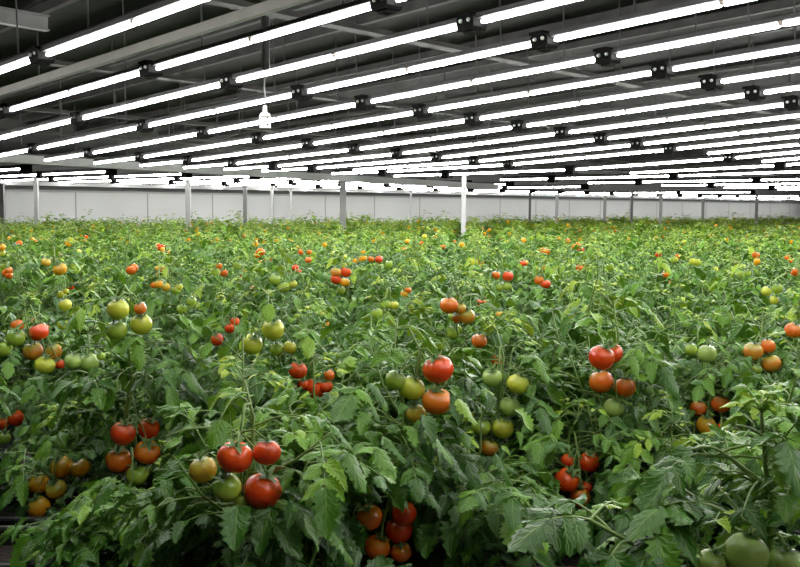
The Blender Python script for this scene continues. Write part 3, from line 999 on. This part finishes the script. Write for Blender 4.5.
tag(o, 'unbroken yellow-green mass of tomato plants reaching to the far wall', 'tomato crop', kind='stuff')
print('far verts', off)

# ------------------------------------------------------------ the near plant in the lower right corner
D0 = 1.55
rnd = random.Random(321)
P = lambda x, y, D=D0: np.array(at(x, y, D))
root = empty('tomato_plant', (P(770, 560)[0], D0, 0.03)); base = np.array(root.location)
lv = Leaves()
trunk = [np.array([base[0], base[1], .03]), P(771, 620), P(770, 540), P(773, 494), P(767, 479), P(764, 437), P(761, 412)]
br = [[P(773, 494), P(750, 474), P(729, 457), P(706, 455)], [P(773, 494), P(788, 484), P(803, 476), P(830, 460)],
      [P(770, 540), P(750, 524), P(725, 512), P(700, 500)], [P(769, 570), P(700, 560, 1.5), P(640, 548, 1.45), P(590, 520, 1.42)]]
mb = MB()
mb.tube([p - base for p in trunk], [.0075, .007, .0065, .0075, .0045, .004, .003], 10)
for b_ in br: mb.tube([p - base for p in b_], [.0055, .0045, .0035, .0025], 8)
mb.build('stem', M['stem'], root, True)
EX = [  # start px, tip px, depth, tip depth, sag, leaflet size, age
 ((590,520),(548,520),1.42,1.38,.01,.085,.15,3), ((625,540),(600,580),1.44,1.36,.02,.095,.12,2), ((610,530),(570,500),1.43,1.5,.01,.06,.35,2),
 ((706,455),(668,470),1.55,1.48,.02,.07,.25,3), ((706,455),(690,440),1.55,1.6,.01,.05,.6,2), ((725,512),(664,505),1.5,1.44,.02,.085,.2,3),
 ((700,500),(650,545),1.5,1.4,.03,.09,.15,3), ((729,457),(722,430),1.55,1.6,.01,.055,.6,2), ((761,412),(790,405),1.55,1.5,.01,.06,.5,3),
 ((764,437),(786,440),1.55,1.45,.015,.075,.35,3), ((767,470),(800,420),1.55,1.5,.02,.08,.4,3), ((764,437),(735,425),1.55,1.5,.01,.055,.6,3),
 ((803,476),(800,520),1.55,1.45,.02,.07,.3,3), ((773,494),(740,480),1.56,1.66,.02,.06,.4,3), ((750,474),(715,480),1.56,1.6,.02,.06,.35,3),
 ((770,540),(810,545),1.6,1.7,.02,.08,.25,3), ((700,560),(670,590),1.5,1.45,.02,.08,.2,3), ((767,479),(745,445),1.6,1.68,.01,.055,.5,2),
 ((700,500),(640,480),1.55,1.62,.02,.065,.3,3), ((735,515),(690,535),1.6,1.65,.02,.07,.25,3), ((770,560),(730,600),1.6,1.6,.02,.09,.15,3),
 ((770,545),(800,600),1.6,1.55,.02,.09,.15,3), ((660,550),(640,575),1.5,1.6,.01,.07,.3,2), ((590,520),(615,500),1.43,1.5,.01,.05,.5,2),
]
for s_, e_, ds, de, sag, size, age, pr in EX:
    lv.compound(P(*s_, ds) - base, P(*e_, de) - base, sag, size * .80, age + .12, pr, rnd)
for b_ in br + [trunk[1:6]]:
    for q in range(7):
        i = rnd.randrange(len(b_) - 1); S = b_[i] + (b_[i + 1] - b_[i]) * rnd.random() - base
        a = rnd.uniform(0, 6.28); ln = rnd.uniform(.07, .13)
        lv.compound(S, S + np.array([math.cos(a) * ln, math.sin(a) * ln, ln * rnd.uniform(-.5, .4)]), .02, rnd.uniform(.035, .058), rnd.uniform(.3, .75), rnd.choice((2, 3)), rnd)
for q in range(7):
    a = q * .9 + .3; t_ = P(761, 410) - base
    lv.compound(t_, t_ + np.array([math.cos(a) * .03, math.sin(a) * .03, .012 + .01 * (q % 3)]), .004, .026, .72, 2, rnd)
own = [(P(746, 553, 1.5) - base, .036), (P(711, 563, 1.5) - base, .024), (P(786, 563, 1.5) - base, .028)]
lv.cull(own, eye_np - base)
V, Fq, uv, ag, mi = merge([(lv.arrays(W_HI), 0), (lv.rachis_arrays(.0020, 5), 1)])
fo = bpy.data.objects.new('foliage', frame_mesh(V, Fq, 'foliage', [M['leaf'], M['stem']], mi, uv, ag)); COL.objects.link(fo); fo.parent = root
mb = MB(); K = P(768, 538, 1.53) - base
for (c, r_) in own:
    o, tip = add_tomato(root, Vector(c), r_, 'P', rnd, True, .2)
    t_ = np.array(tip); mb.tube([K, (K + t_) / 2 + np.array([0, 0, .015]), t_, t_ + np.array([0, 0, -r_ * .3])], .003, 6)
mb.build('truss', M['stem'], root, True)
tag(root, 'tomato plant nearest the camera, forked stem over large green tomatoes in the lower right corner', 'tomato plant', 'tomato plants of the crop')

# ------------------------------------------------------------ troughs under the front rows
def trough(x0, x1, y_, wd, label):
    r = empty('growing_trough', (x0, y_, 0)); L = x1 - x0
    mb = MB(); hgt = .09; t_ = .008
    mb.box((0, -wd / 2, 0), (L, wd / 2, .01)); mb.box((0, -wd / 2, .01), (L, -wd / 2 + t_, hgt)); mb.box((0, wd / 2 - t_, .01), (L, wd / 2, hgt))
    mb.box((0, -wd / 2, .01), (t_, wd / 2, hgt)); mb.box((L - t_, -wd / 2, .01), (L, wd / 2, hgt))
    mb.build('tray', M['tray'], r)
    mb = MB()
    mb.box((0, -wd / 2 - .008, hgt), (L, -wd / 2 + t_, hgt + .008)); mb.box((0, wd / 2 - t_, hgt), (L, wd / 2 + .008, hgt + .008))
    mb.build('rim', M['rim'], r)
    mb = MB(); mb.box((t_, -wd / 2 + t_, .01), (L - t_, wd / 2 - t_, .045)); mb.build('soil', M['soil'], r)
    tag(r, label, 'trough', 'black growing troughs')


trough(-1.9, 1.7, 2.62, .30, 'black plastic trough with dark soil seen in the lower left corner, foremost')
trough(-2.1, 2.1, 3.00, .30, 'black plastic trough behind the foremost one, mostly hidden by leaves')
